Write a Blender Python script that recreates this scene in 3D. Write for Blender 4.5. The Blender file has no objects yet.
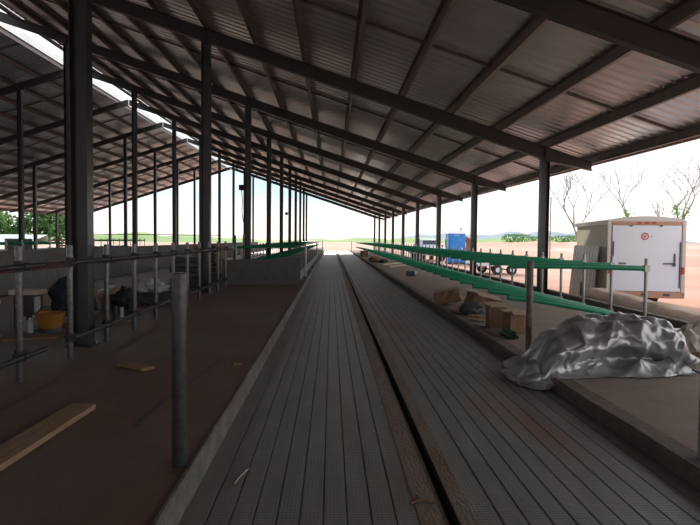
import bpy, bmesh, math, random
from mathutils import Vector, Matrix, noise
R_ = math.radians
S = bpy.context.scene
COL = S.collection
random.seed(7)

# ------------------------------------------------------------------ materials
def mat(name, base, rough=.7, metal=0.0, var=None, vscale=6.0, bump=0.0, bscale=40.0, stretch=(1,1,1), var2=None, v2scale=.6, v2lo=.5, v2hi=.65, spec=.5):
    m = bpy.data.materials.new(name); m.use_nodes = True
    nt = m.node_tree; n = nt.nodes; l = nt.links
    b = n['Principled BSDF']
    b.inputs['Base Color'].default_value = (*base, 1); b.inputs['Roughness'].default_value = rough
    b.inputs['Metallic'].default_value = metal; b.inputs['Specular IOR Level'].default_value = spec
    geo = n.new('ShaderNodeNewGeometry')
    mp = n.new('ShaderNodeMapping'); mp.inputs['Scale'].default_value = stretch
    l.new(geo.outputs['Position'], mp.inputs['Vector'])
    if var:
        t = n.new('ShaderNodeTexNoise'); t.inputs['Scale'].default_value = vscale; t.inputs['Detail'].default_value = 6; t.inputs['Roughness'].default_value = .65
        l.new(mp.outputs['Vector'], t.inputs['Vector'])
        r = n.new('ShaderNodeValToRGB'); r.color_ramp.elements[0].position = .35; r.color_ramp.elements[1].position = .68
        r.color_ramp.elements[0].color = (*base, 1); r.color_ramp.elements[1].color = (*var, 1)
        l.new(t.outputs['Fac'], r.inputs['Fac']); out = r.outputs['Color']
        if var2:
            t2 = n.new('ShaderNodeTexNoise'); t2.inputs['Scale'].default_value = v2scale; t2.inputs['Detail'].default_value = 4
            l.new(mp.outputs['Vector'], t2.inputs['Vector'])
            r2 = n.new('ShaderNodeValToRGB'); r2.color_ramp.elements[0].position = v2lo; r2.color_ramp.elements[1].position = v2hi
            l.new(t2.outputs['Fac'], r2.inputs['Fac'])
            mx = n.new('ShaderNodeMix'); mx.data_type = 'RGBA'
            l.new(r2.outputs['Color'], mx.inputs[0]); l.new(out, mx.inputs[6]); mx.inputs[7].default_value = (*var2, 1)
            out = mx.outputs[2]
        l.new(out, b.inputs['Base Color'])
    if bump:
        t = n.new('ShaderNodeTexNoise'); t.inputs['Scale'].default_value = bscale; t.inputs['Detail'].default_value = 5
        l.new(mp.outputs['Vector'], t.inputs['Vector'])
        bp = n.new('ShaderNodeBump'); bp.inputs['Strength'].default_value = bump; bp.inputs['Distance'].default_value = .02
        l.new(t.outputs['Fac'], bp.inputs['Height']); l.new(bp.outputs['Normal'], b.inputs['Normal'])
    return m

M = {}
M['steel'] = mat('primed_steel', (.048,.05,.053), .36, .45, (.066,.067,.07), 3)
M['rafter'] = mat('primed_rafter_steel', (.048,.045,.045), .5, .2, (.066,.061,.06), 3)
M['purlin'] = mat('purlin_steel', (.17,.145,.135), .45, .4, (.24,.20,.185), 4)
M['roof'] = mat('galvalume_roof', (.66,.65,.66), .36, .8, (.78,.77,.78), 1.2)
M['galv'] = mat('galvanized_pipe', (.38,.39,.40), .42, .6, (.52,.53,.54), 30)
M['fgalv'] = mat('fence_galvanized', (.10,.105,.11), .3, .75, (.20,.205,.21), 25)
M['darkpipe'] = mat('dark_clamp', (.06,.06,.06), .5, .5)
M['bollard'] = mat('weathered_galvanized', (.075,.082,.09), .3, .65, (.12,.127,.135), 18)
M['rustpost'] = mat('rusted_pipe', (.13,.10,.085), .6, .4, (.24,.22,.20), 14)
M['green'] = mat('green_plastic', (.008,.24,.12), .32, 0, (.014,.29,.15), 5)
M['green2'] = mat('dark_green_plastic', (.02,.15,.07), .4, 0)
M['conc'] = mat('concrete', (.22,.215,.205), .85, 0, (.30,.29,.275), 7, .4, 40)
M['conc2'] = mat('dull_concrete', (.13,.128,.125), .85, 0, (.17,.167,.16), 7, .4, 40)
M['kerb'] = mat('kerb_concrete', (.13,.12,.105), .85, 0, (.25,.23,.205), 5, .5, 35, var2=(.15,.11,.09), v2scale=1.3)
M['kerbR'] = mat('muddy_kerb_concrete', (.15,.125,.11), .9, 0, (.24,.20,.175), 5, .5, 35)
M['bedL'] = mat('dirty_slab_left', (.165,.095,.07), .6, 0, (.21,.135,.108), 3.5, .25, 60, var2=(.20,.175,.155), v2scale=.35, v2lo=.45, v2hi=.62)
M['bedR'] = mat('dirty_slab_right', (.29,.215,.18), .9, 0, (.37,.285,.245), 4, .25, 50, var2=(.30,.26,.23), v2scale=.5)
M['reddirt'] = mat('red_dirt_top', (.16,.06,.04), .95, 0, (.25,.10,.07), 6, .4, 30)
M['slot'] = mat('slot_manure_strip', (.21,.135,.095), .75, 0, (.29,.255,.225), 4, .5, 50, stretch=(1,.35,1))
M['slotdark'] = mat('slot_channel', (.03,.028,.026), .7, .3)
M['slotsteel'] = mat('slot_steel_edge', (.35,.33,.30), .4, .7, (.2,.15,.1), 12)
M['ground'] = mat('red_ground', (.56,.30,.21), .95, 0, (.66,.39,.29), .25, .3, 3, var2=(.70,.52,.42), v2scale=.03)
M['field'] = mat('pale_green_field', (.20,.34,.10), .95, 0, (.33,.44,.18), .05)
M['turq'] = mat('pale_field_cover', (.45,.62,.52), .8, 0, (.55,.70,.60), .1)
M['wood'] = mat('raw_plank', (.30,.20,.125), .8, 0, (.42,.29,.19), 3, .3, 30, stretch=(6,1,6))
M['wood2'] = mat('weathered_wood', (.24,.145,.085), .85, 0, (.33,.21,.13), 6, .3, 30)
M['woodw'] = mat('pale_wood', (.55,.42,.33), .8, 0, (.68,.56,.46), 8)
M['card'] = mat('brown_cardboard', (.27,.17,.105), .85, 0, (.35,.23,.15), 8)
M['cardin'] = mat('pale_cardboard', (.47,.36,.26), .85)
M['redprint'] = mat('red_print', (.30,.09,.06), .8)
M['tarp'] = mat('silver_tarp', (.40,.405,.43), .30, .5, (.50,.505,.53), 10, .10, 90)
M['white'] = mat('white_paint', (.78,.80,.88), .45)
M['cream'] = mat('cream_sunlit_side_and_pole', (.93,.89,.72), .5)  # warm sunlight put into the colour of the white trailer side; pole is cream
M['trim'] = mat('trailer_trim', (.55,.50,.48), .4, .4)
M['copper'] = mat('rust_brown_trim', (.50,.27,.19), .6)
M['red'] = mat('red_lens', (.50,.03,.02), .3)
M['black'] = mat('black_rubber', (.02,.02,.022), .7)
M['darkgrey'] = mat('dark_grey_plastic', (.07,.07,.075), .6)
M['sheet'] = mat('translucent_sheet', (.92,.92,.93), .35, .1, (.95,.95,.96), 3)
M['blue'] = mat('blue_plastic', (.03,.25,.75), .5, 0, (.05,.31,.85), 3)
M['glass'] = mat('dark_glass', (.03,.035,.04), .12)
M['rubber'] = M['black']
M['orange'] = mat('orange_yellow_tub', (.42,.19,.03), .55)
M['clear'] = mat('cloudy_plastic', (.50,.53,.56), .3)
M['rag'] = mat('white_sack', (.72,.68,.66), .8, 0, (.55,.45,.4), 14)
M['cloth'] = mat('blue_black_cloth', (.025,.03,.045), .9)
M['bark'] = mat('pale_bark', (.24,.19,.16), .9, 0, (.33,.27,.23), 5)
M['ivy'] = mat('ivy_leaf', (.13,.33,.06), .6, 0, (.22,.44,.10), 4)
M['leafd'] = mat('dark_leaf', (.035,.10,.025), .7, 0, (.09,.20,.05), .6)
M['leafl'] = mat('light_leaf', (.08,.20,.04), .7, 0, (.17,.32,.08), .6)
M['dirtbank'] = mat('dirt_bank_soil', (.50,.37,.29), .95, 0, (.62,.48,.39), 3, .6, 20)
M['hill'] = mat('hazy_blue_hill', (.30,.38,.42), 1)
M['rustred'] = mat('brown_roofing', (.22,.11,.08), .8)

def alley_mat():
    m = mat('grooved_alley_concrete', (.205,.203,.20), .42, 0, (.295,.29,.283), 3.0, 0, 40, stretch=(2.2,.5,1), var2=(.26,.155,.12), v2scale=.6, v2lo=.53, v2hi=.72)
    nt = m.node_tree; n = nt.nodes; l = nt.links; b = n['Principled BSDF']
    geo = n.new('ShaderNodeNewGeometry')
    w = n.new('ShaderNodeTexWave'); w.bands_direction = 'Y'; w.inputs['Scale'].default_value = 10.5; w.inputs['Distortion'].default_value = .4
    w2 = n.new('ShaderNodeTexWave'); w2.bands_direction = 'X'; w2.inputs['Scale'].default_value = 14; w2.inputs['Distortion'].default_value = .6
    l.new(geo.outputs['Position'], w.inputs['Vector']); l.new(geo.outputs['Position'], w2.inputs['Vector'])
    a = n.new('ShaderNodeMath'); a.operation = 'MULTIPLY_ADD'; l.new(w2.outputs['Fac'], a.inputs[0]); a.inputs[1].default_value = .45; l.new(w.outputs['Fac'], a.inputs[2])
    bp = n.new('ShaderNodeBump'); bp.inputs['Strength'].default_value = .35; bp.inputs['Distance'].default_value = .004
    l.new(a.outputs[0], bp.inputs['Height']); l.new(bp.outputs['Normal'], b.inputs['Normal'])
    return m
M['alley'] = alley_mat()

# ------------------------------------------------------------------ mesh helper
class MB:
    def __init__(s): s.v = []; s.f = []; s.sm = []
    def add(s, vs, fs, smooth=False):
        o = len(s.v); s.v += [tuple(v) for v in vs]
        for f in fs: s.f.append([i+o for i in f]); s.sm.append(smooth)
        return s
    def box(s, c, d, rz=0, rx=0, ry=0):
        hx, hy, hz = d[0]/2, d[1]/2, d[2]/2
        m = Matrix.Rotation(rz,3,'Z') @ Matrix.Rotation(ry,3,'Y') @ Matrix.Rotation(rx,3,'X')
        vs = [Vector(c) + m @ Vector((x*hx,y*hy,z*hz)) for x in (-1,1) for y in (-1,1) for z in (-1,1)]
        return s.add(vs, [(0,1,3,2),(4,6,7,5),(0,4,5,1),(2,3,7,6),(0,2,6,4),(1,5,7,3)])
    def bx(s, x0,x1,y0,y1,z0,z1): return s.box(((x0+x1)/2,(y0+y1)/2,(z0+z1)/2),(abs(x1-x0),abs(y1-y0),abs(z1-z0)))
    def tube(s, pts, r, n=12, cap=True, inner=0):
        pts = [Vector(p) for p in pts]; rs = r if isinstance(r,(list,tuple)) else [r]*len(pts)
        vs = []; fs = []
        t0 = (pts[1]-pts[0]).normalized(); up = Vector((0,0,1)) if abs(t0.z) < .9 else Vector((1,0,0))
        a = t0.cross(up).normalized()
        for i, p in enumerate(pts):
            t = (pts[min(i+1,len(pts)-1)]-pts[max(i-1,0)]).normalized()
            a = (a - t*a.dot(t)).normalized(); b = t.cross(a)
            vs += [p + (a*math.cos(2*math.pi*k/n)+b*math.sin(2*math.pi*k/n))*rs[i] for k in range(n)]
        for i in range(len(pts)-1):
            for k in range(n):
                k2 = (k+1)%n; fs.append((i*n+k, i*n+k2, (i+1)*n+k2, (i+1)*n+k))
        s.add(vs, fs, True)
        if cap:
            o = len(s.v); s.v += [tuple(v) for v in vs[:n]]+[tuple(v) for v in vs[-n:]]
            s.f.append([o+k for k in range(n)][::-1]); s.f.append([o+n+k for k in range(n)]); s.sm += [False,False]
        return s
    def lathe(s, c, prof, n=24):
        vs = []; fs = []
        for r, z in prof: vs += [(c[0]+r*math.cos(2*math.pi*k/n), c[1]+r*math.sin(2*math.pi*k/n), c[2]+z) for k in range(n)]
        for i in range(len(prof)-1):
            for k in range(n): fs.append((i*n+k, i*n+(k+1)%n, (i+1)*n+(k+1)%n, (i+1)*n+k))
        fs.append([k for k in range(n)][::-1]); fs.append([(len(prof)-1)*n+k for k in range(n)])
        return s.add(vs, fs, False)
    def sweep(s, secs, closed=True, cap=True):
        n = len(secs[0]); vs = [p for q in secs for p in q]; fs = []
        for i in range(len(secs)-1):
            for k in range(n if closed else n-1):
                k2 = (k+1)%n; fs.append((i*n+k, i*n+k2, (i+1)*n+k2, (i+1)*n+k))
        if cap and closed: fs.append(list(range(n))[::-1]); fs.append([(len(secs)-1)*n+k for k in range(n)])
        return s.add(vs, fs)
    def build(s, name, m, parent=None, bevel=0, kind=None):
        me = bpy.data.meshes.new(name); me.from_pydata(s.v, [], s.f); me.update()
        me.polygons.foreach_set('use_smooth', s.sm)
        if isinstance(m, str): m = M[m]
        me.materials.append(m)
        bm = bmesh.new(); bm.from_mesh(me); bmesh.ops.recalc_face_normals(bm, faces=bm.faces); bm.to_mesh(me); bm.free()
        o = bpy.data.objects.new(name, me); COL.objects.link(o)
        if parent: o.parent = parent
        if bevel:
            b = o.modifiers.new('bevel','BEVEL'); b.width = bevel; b.segments = 2; b.limit_method = 'ANGLE'
        if kind: o['kind'] = kind
        return o

def tag(o, label=None, cat=None, group=None, kind=None):
    if label: o['label'] = label
    if cat: o['category'] = cat
    if group: o['group'] = group
    if kind: o['kind'] = kind
    return o
def thing(name, loc, label, cat, group=None, rz=0):
    o = bpy.data.objects.new(name, None); COL.objects.link(o); o.empty_display_size = .1
    o.location = loc; o.rotation_euler = (0,0,rz)
    return tag(o, label, cat, group)
def copy_tree(o, parent=None):
    c = o.copy(); COL.objects.link(c)
    if parent: c.parent = parent
    for ch in list(o.children): copy_tree(ch, c)
    return c
def struct(name, mb, m, **k): return mb.build(name, m, kind='structure', **k)
ON = ['zeroth','first','second','third','fourth','fifth','sixth','seventh','eighth','ninth','tenth','eleventh','twelfth','thirteenth','fourteenth','fifteenth','sixteenth','seventeenth','eighteenth','nineteenth']
TN = {2:'twenty',3:'thirty',4:'forty',5:'fifty',6:'sixty'}
TT = {2:'twentieth',3:'thirtieth',4:'fortieth',5:'fiftieth',6:'sixtieth'}
def nth(i):
    if i < 20: return ON[i]
    return TT[i//10] if i%10 == 0 else TN[i//10]+'-'+ON[i%10]

# ------------------------------------------------------------------ frame geometry
BAY = 7.32; Y0 = 14.787
XR, XA, XB, XC, XD, XE = 5.444, -3.155, -9.824, -15.40, -22.055, -30.66
RIDGE = -12.61; SL = .3249; G = .0108; GAP = .72
YS, YE = -45.0, Y0+8*BAY+.5
def fy(n): return Y0+n*BAY
def raf(x, y):                       # underside of the rafters
    xm = x if x >= RIDGE else 2*RIDGE-x
    return 3.62 + SL*(XR-xm) + G*(y-Y0)
RD = .34; PD = .20
ZA, ZL, ZR = 0.0, .164, .12

# ------------------------------------------------------------------ ground and floors
struct('ground', MB().bx(-700,900,-60,1500,-1.0,-.12), 'ground')
# alley with real grooves, run along Y
def alley():
    xs = []                          # (x, z)
    x0, x1 = -.815, 2.312
    def boards(a, b):
        n = round((b-a)/.132); w = (b-a)/n; out = []
        for i in range(n):
            p = a+i*w; j = .008*math.sin(p*53)
            out.append((p+.007+ (j if i else 0), 0)); q = a+(i+1)*w
            out.append((q-.007 + (.008*math.sin(q*53) if i < n-1 else 0), 0))
            if i < n-1: out.append((q+.008*math.sin(q*53), -.012))
        return out
    L = boards(x0, .50); Rr = boards(.82, x1)
    top = [(x0,0)] + L[1:-1] + [(.50,0)]
    topR = [(.82,0)] + Rr[1:-1] + [(x1,0)]
    for nm, t in (('alley_floor', top), ('alley_floor', topR)):
        prof = t + [(t[-1][0],-.15),(t[0][0],-.15)]
        ys = [YS, 76.2]
        mb = MB(); mb.sweep([[(x,y,z) for x,z in prof] for y in ys]); struct(nm, mb, 'alley')
    struct('slot_strip', MB().bx(.50,.650,YS,76.2,-.15,.004), 'slot')
    struct('slot_strip', MB().bx(.715,.82,YS,76.2,-.15,.004), 'slot')
    struct('slot_channel', MB().bx(.650,.715,YS,76.2,-.15,-.085), 'slotdark')
    o = MB().bx(.713,.722,YS,76.2,-.085,.010).build('slot_edge_bar', 'slotsteel'); tag(o, kind='structure')
    o = MB().bx(.643,.652,YS,76.2,-.085,.007).build('slot_edge_bar', 'slotsteel'); tag(o, kind='structure')
alley()

def kerb(name, x0, x1, y0, y1, z0, z1, m, step=.35, amp=.008, edge=None):
    secs = []; y = y0; k = 0
    while y <= y1+1e-6:
        a = amp*noise.noise((y*1.7, x0*3, 0)); b = amp*noise.noise((y*2.3, 5, x0)); c = 1.6*amp*noise.noise((y*3.1, 9, x0))
        e0 = .012; e1 = .012
        pts = [(x0,y,z0),(x1,y,z0),(x1+a*.5,y,z1-e1+b-abs(c)),(x1-e1+a-abs(c),y,z1+b*.5),(x0+e0,y,z1+b*.5),(x0,y,z1-e0)]
        secs.append(pts); y += step if y < 25 else 3.0
    mb = MB(); mb.sweep(secs); return struct(name, mb, m)
kerb('kerb_left', -.860, -.818, YS, 17.3, -.15, ZL+.012, 'kerb')
struct('left_platform', MB().bx(-7.60,-.855,YS,76,-.2,ZL), 'bedL')
# right kerb: mirror the chipped edge to the alley side
def kerb_right():
    secs = []; y = YS
    while y <= 76:
        c = .016*noise.noise((y*2.2,3,1)); b = .006*noise.noise((y*1.3,8,2))
        secs.append([(2.50,y,-.15),(2.315,y,-.15),(2.313+abs(c)*.4,y,ZR-.02-abs(c)),(2.335+abs(c),y,ZR+.004+b),(2.50,y,ZR+.004)])
        y += .35 if y < 30 else 3
    struct('kerb_right', MB().sweep(secs), 'kerbR')
kerb_right()
struct('right_platform', MB().bx(2.49,5.64,YS,76,-.2,ZR), 'bedR')
struct('outer_kerb', MB().bx(5.64,5.80,9.0,76,-.2,.28), 'kerbR', bevel=.015)
struct('apron', MB().bx(-32,6.9,76.0,79.5,-.3,-.02), 'ground')
# left side low walls and beds
struct('wall_left', MB().bx(-7.75,-7.60,2,75,-.2,.66), 'conc', bevel=.01)
struct('feed_table', MB().bx(-9.42,-7.75,2,75,-.2,.68), 'reddirt')
struct('wall_stall', MB().bx(-9.58,-9.42,2,75,-.2,1.12), 'conc', bevel=.01)
struct('far_platform', MB().bx(-31.5,-9.58,2,75,-.2,.30), 'conc')
# end wall of the left stall row
def endwall():
    a = Vector((-3.22,17.25)); b = Vector((-.93,17.62)); d = (b-a).normalized(); nn = Vector((-d.y,d.x))*.2
    q = [a,b,b+nn,a+nn]
    mb = MB().sweep([[(p.x,p.y,ZL-.1) for p in q],[(p.x,p.y,.90 if i in (0,3) else .955) for i,p in enumerate(q)]])
    struct('wall_end', mb, 'conc2', bevel=.012)
endwall()
struct('left_stall_bed', MB().bx(-3.7,-1.02,17.9,75,-.1,.46), 'conc', bevel=.015)
kerb('kerb_stall', -1.02, -.818, 17.3, 75, -.15, ZL+.012, 'kerb')

# ------------------------------------------------------------------ roof
def roof_sheet(name, side):
    # ribbed sheet: profile runs along Y, ribs follow the slope
    p = []; y = YS; pit = .305
    while y < YE+.9:
        p += [(y,0),(y+.19,0),(y+.215,.036),(y+.280,.036)]; y += pit
    xe = 6.82; xr = RIDGE+GAP
    ends = [xe, xr] if side > 0 else [2*RIDGE-xr, 2*RIDGE-xe]
    secs = []
    for x in ends: secs.append([(x, y, raf(x,y)+RD+PD+.004+h) for y,h in p])
    for x in reversed(ends): secs.append([(x, y, raf(x,y)+RD+PD+.010+h) for y,h in p])
    secs.append(secs[0])
    mb = MB(); mb.sweep(secs, closed=False, cap=False); return struct(name, mb, 'roof')
roof_sheet('ceiling_right', 1); roof_sheet('ceiling_left', -1)
# upstand flashing along the open ridge and eave trims
def longstrip(name, x0, x1, z0, z1, m):
    secs = []
    for y in (YS, YE+.7):
        zb = raf((x0+x1)/2, y)+RD+PD
        secs.append([(x0,y,zb+z0),(x1,y,zb+z0),(x1,y,zb+z1),(x0,y,zb+z1)])
    return struct(name, MB().sweep(secs), m)
longstrip('trim_1', RIDGE-GAP-.012, RIDGE-GAP+.012, -.06, .42, 'roof')
longstrip('trim_2', 6.80, 6.84, -.19, .05, 'woodw')
longstrip('trim_3', 2*RIDGE-6.84, 2*RIDGE-6.80, -.19, .05, 'woodw')

# purlins
def zsec(x, y, side, z0):
    t = .006; f = .068*side; h = PD-.004
    # Z section: bottom flange to the eave side, top flange to the ridge side
    P = [(0,0),(f,0),(f,.018),(f-t*side,.018),(f-t*side,t),(t*side,t),(t*side,h),(-f,h),(-f,h-t),(0,h-t)]
    return [(x+a, y, z0+b) for a,b in P]
for side, word in ((1,'right'),(-1,'left')):
    for k in range(15):
        x = 5.50-1.245*k
        if side < 0: x = 2*RIDGE-x
        secs = [zsec(x, y, side, raf(x,y)+RD+.002) for y in (YS, YE+.6)]
        o = MB().sweep(secs).build('roof_purlin','purlin')
        tag(o, f'steel purlin under the {word} roof slope, {nth(k+1)} line up from {word} eave', 'purlin', f'purlins under the {word} roof slope')
    x = 6.72 if side > 0 else 2*RIDGE-6.72
    secs = [zsec(x, y, -side, raf(x,y)+RD+.002) for y in (YS, YE+.6)]
    o = MB().sweep(secs).build('eave_strut','purlin')
    tag(o, f'steel eave strut along the low edge of the {word} roof slope', 'beam')
# rafters
def isec(x, y, z0, d, w=.15, tf=.014, tw=.010):
    P = [(-w/2,0),(w/2,0),(w/2,tf),(tw/2,tf),(tw/2,d-tf),(w/2,d-tf),(w/2,d),(-w/2,d),(-w/2,d-tf),(-tw/2,d-tf),(-tw/2,tf),(-w/2,tf)]
    return [(x, y+a, z0+b) for a,b in P]
def rafter(n, side):
    y = fy(n); word = 'right' if side > 0 else 'left'
    st = [6.66, 5.55, 5.3, -2.9, -9.5, RIDGE+.02]
    dd = [.20, RD, RD, RD, RD, RD]
    secs = []
    for x, d in zip(st, dd):
        X = x if side > 0 else 2*RIDGE-x
        secs.append(isec(X, y, raf(X,y)+RD-d, d))
    t = thing('roof_rafter', (0,y,0), f'steel rafter under the {word} roof slope, {nth(n+2 if side > 0 else n+1)} frame from near end', 'rafter', f'rafters of the {word} roof slope')
    for s in secs:
        for i,p in enumerate(s): s[i] = (p[0], p[1]-y, p[2])
    MB().sweep(secs).build('beam','rafter',t)
    for xx in ((XR, XA, XB) if side > 0 else (XC, XD, XE)):
        zb = raf(xx,y)
        MB().box((xx,0,zb+RD/2),(.012,.14,RD-.04)).build('stiffener_plate','rafter',t)
    return t
for n in range(-1, 9): rafter(n, 1)
for n in range(0, 9): rafter(n, -1)
# bridging angles half-way between frames
for side, word, n0 in ((1,'right',-1),(-1,'left',1)):
    for n in range(n0, 8):
        y = fy(n)+BAY/2
        st = [6.65, RIDGE+GAP+.1]
        secs = []
        for x in st:
            X = x if side > 0 else 2*RIDGE-x; z = raf(X,y)+RD+PD-.055
            secs.append([(X,y-.028,z),(X,y+.028,z),(X,y+.028,z+.006),(X,y-.022,z+.006),(X,y-.022,z+.05),(X,y-.028,z+.05)])
        o = MB().sweep(secs).build('bridging_angle','purlin')
        tag(o, f'thin steel bridging angle under {word} roof slope, {nth(n+2 if side > 0 else n)} bay from near end', 'brace', f'bridging angles of the {word} roof slope')

# columns
def column(x, n, zb, row, idx, fl=.19, dp=.215):
    y = fy(n); zt = raf(x, y)-.002; h = zt-zb
    t = thing('steel_column', (x,y,zb), f'dark steel H column, {nth(idx)} from near end of {row}', 'column', f'columns of {row}')
    P = [(-dp/2,-fl/2),(-dp/2+.013,-fl/2),(-dp/2+.013,-.005),(dp/2-.013,-.005),(dp/2-.013,-fl/2),(dp/2,-fl/2),(dp/2,fl/2),(dp/2-.013,fl/2),(dp/2-.013,.005),(-dp/2+.013,.005),(-dp/2+.013,fl/2),(-dp/2,fl/2)]
    tilt = SL if x >= RIDGE else -SL
    secs = [[(a,b,.016) for a,b in P],[(a,b,h-.016-tilt*a) for a,b in P]]
    MB().sweep(secs).build('shaft','steel',t)
    mb = MB().box((0,0,.008),(dp+.10,fl+.10,.016)); mb.build('base_plate','steel',t)
    q = [(-dp/2-.03,-fl/2),(dp/2+.03,-fl/2),(dp/2+.03,fl/2),(-dp/2-.03,fl/2)]
    MB().sweep([[(a,b,h-.016-tilt*a) for a,b in q],[(a,b,h-tilt*a) for a,b in q]]).build('cap_plate','steel',t)
    for sx in (-1,1):
        MB().tube([(sx*(dp/2+.03),fl/2-.02,.016),(sx*(dp/2+.03),fl/2-.02,.05)],.010,6).build('anchor_bolt','galv',t)
    return t
for i, n in enumerate(range(0,9)): column(XR, n, ZR, 'the right eave row', i+1)
for i, n in enumerate(range(-1,9)): column(XA, n, ZL if n < 1 else .46, 'the row left of alley', i+1)
for i, n in enumerate(range(1,9)): column(XB, n, .30, 'the row before the ridge', i+1)
for i, n in enumerate(range(2,9)): column(XC, n, .30, 'the row beyond the ridge', i+1)
for i, n in enumerate(range(3,9)): column(XD, n, .30, 'the far left row', i+1)
for i, n in enumerate(range(6,9)): column(XE, n, .30, 'the left eave row', i+1)
# small black boxes strapped to two columns
for (n, z, lab) in ((1, 3.37, 'small black electrical box strapped high on the second tall column of the left row'),(4, 3.35,'small black electrical box on a distant column left of the alley')):
    x, y = XA-.240, fy(n)
    t = thing('electrical_box', (x,y,z), lab, 'box', 'boxes strapped to columns')
    MB().box((0,0,.09),(.20,.16,.20)).build('housing','black',t,bevel=.015)
    MB().tube([(0,0,-.01),(.03,0,-.4),(.01,0,-.8),(.06,0,-1.2)],.014,8).build('cable','black',t)
    MB().box((.085,0,.09),(.035,.05,.05)).build('bracket','steel',t)

# ------------------------------------------------------------------ freestall dividers
def divider_proto(name, side, zb, up0, up1, lo0, lo1, reach, ph, label, cat, group):
    t = thing(name, (0,0,0), label, cat, group)
    MB().tube([(0,0,0),(0,0,ph)],.030,12).build('post','galv',t)
    MB().box((0,0,up0-zb),(.085,.085,.11)).build('pipe_clamp','galv',t); MB().box((0,0,lo0-zb),(.085,.085,.09)).build('pipe_clamp','galv',t)
    d = -side
    MB().tube([(d*.045,0,up0-zb),(d*reach*.5,0,(up0+up1)/2-zb+.012),(d*reach,0,up1-zb)],.046,14).build('upper_pipe','green',t)
    MB().tube([(d*.045,0,lo0-zb),(d*reach*.45,0,lo0+(lo1-lo0)*.52-zb),(d*reach*.8,0,lo0+(lo1-lo0)*.88-zb),(d*(reach+.02),0,lo1-zb)],.050,14).build('lower_pipe','green',t)
    return t
pr = divider_proto('stall_divider', 1, ZR, 1.10, 1.125, .20, .59, 2.36, 1.15, '', 'stall divider', 'green stall dividers right of the alley')
for k in range(52):
    o = pr if k == 0 else copy_tree(pr)
    o.location = (5.384, 9.75+1.22*k, ZR)
    o['label'] = f'green pipe stall divider right of the alley, {nth(k+1)} from near end'
# a spare pair of pipes lying at the foot of the near posts
for i,(a,b) in enumerate((((5.20,10.05,.175),(4.1,12.6,.17)),((5.32,10.25,.175),(4.35,12.9,.17)))):
    pass
pl = divider_proto('stall_divider', -1, .46, 1.22, 1.25, .60, .96, 2.10, .86, '', 'stall divider', 'green stall dividers left of the alley')
for k in range(42):
    o = pl if k == 0 else copy_tree(pl)
    o.location = (-3.48, 18.9+1.22*k+2.44, .46)
    o['label'] = f'green pipe stall divider behind the concrete end wall, {nth(k+1)} from near end'
# hoop of two posts and a rail on the left alley edge
t = thing('hoop_rail', (-.95,21.1,ZL), 'galvanized pipe hoop of two posts and a top rail on the left alley edge', 'railing')
for dy in (0,16.5): MB().tube([(.02,dy,.012),(.02,dy,1.2)],.04,12).build('post','galv',t)
MB().tube([(.02,0,1.21),(.02,16.5,1.21)],.035,12).build('top_rail','galv',t)
# row of far left stall posts
prf = divider_proto('stall_divider', 1, .30, 1.28, 1.30, .5, .8, 2.0, 1.15, '', 'stall divider', 'stall dividers in the far left bay')
for k in range(12):
    o = prf if k == 0 else copy_tree(prf)
    o.location = (-16.6, 38.8+1.22*k, .30)
    o['label'] = f'green stall divider in far left bay behind fence, {nth(k+1)} from near end'
prf2 = divider_proto('stall_divider', 1, .30, 1.22, 1.24, .5, .8, 2.0, 1.1, '', 'stall divider', 'stall dividers under the ridge')
for k in range(8):
    o = prf2 if k == 0 else copy_tree(prf2)
    o.location = (-13.2, 21.6+1.22*k, .30)
    o['label'] = f'green stall divider behind low walls at left edge, {nth(k+1)} from near end'

# ------------------------------------------------------------------ fence of galvanized posts, left
FX = -2.946
fence = []
for k in [0,1,2,3,4,5,6,7,8,9,10]:
    y = 5.57+1.07*k
    t = thing('fence_post', (FX,y,ZL), f'galvanized round fence post left of the alley, {nth(k+1)} from near end', 'post', 'galvanized fence posts')
    MB().tube([(0,0,0),(0,0,1.29)],.033,16).build('post','fgalv',t)
    for z in (1.10,.25):
        c = MB(); c.tube([(0,0,z-.055),(0,0,z+.055)],.05,12); c.tube([(.060,-.06,z),(.060,.06,z)],.036,10)
        c.box((.0,0,z),(.13,.03,.03)); c.build('rail_clamp','darkpipe',t)
    if k == 0:
        for z in (1.10,.25): MB().tube([(.06,-.75,z),(.06,.36,z)],.026,10).build('rail_stub','darkpipe',t)
for (z, wd) in ((1.10,'upper'),(.25,'lower')):
    for k in range(1,10):
        y = 5.57+1.07*k
        o = MB().tube([(FX+.06,y-.05 if k == 1 else y+.0,ZL+z),(FX+.06,y+1.07,ZL+z)],.024,10).build('fence_rail','darkpipe')
        tag(o, f'{wd} dark pipe rail of the left fence, {nth(k)} span from near end', 'rail', 'pipe rails of the left fence')

# bollards along the alley edges
def bollard(x, y, zb, h, r, m, label):
    t = thing('bollard', (x,y,zb), label, 'post', 'pipe posts on the alley edges')
    MB().tube([(0,0,0),(0,0,h)], r, 24, cap=False).build('pipe', m, t)
    MB().lathe((0,0,h-.02),[(r*.99,0),(r*1.0,.018),(r*.7,.026)],24).build('cap', m, t)
    return t
bollard(-.912,3.52,ZL+.001,1.17,.046,'bollard','thick galvanized pipe post standing on the left alley kerb in the foreground')
bollard(2.47,3.69,ZR+.004,2.6,.045,'galv','galvanized pipe post at the right edge of the view by the kerb')
bollard(2.47,7.12,ZR+.004,1.17,.040,'rustpost','stained pipe post rising behind the silver tarp')
bollard(2.44,70.5,ZR+.004,1.2,.04,'galv','small distant pipe post at the far end of the right kerb')
bollard(-.915,60.0,ZL+.001,1.2,.04,'galv','small distant pipe post at the far end of the left kerb')

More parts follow.
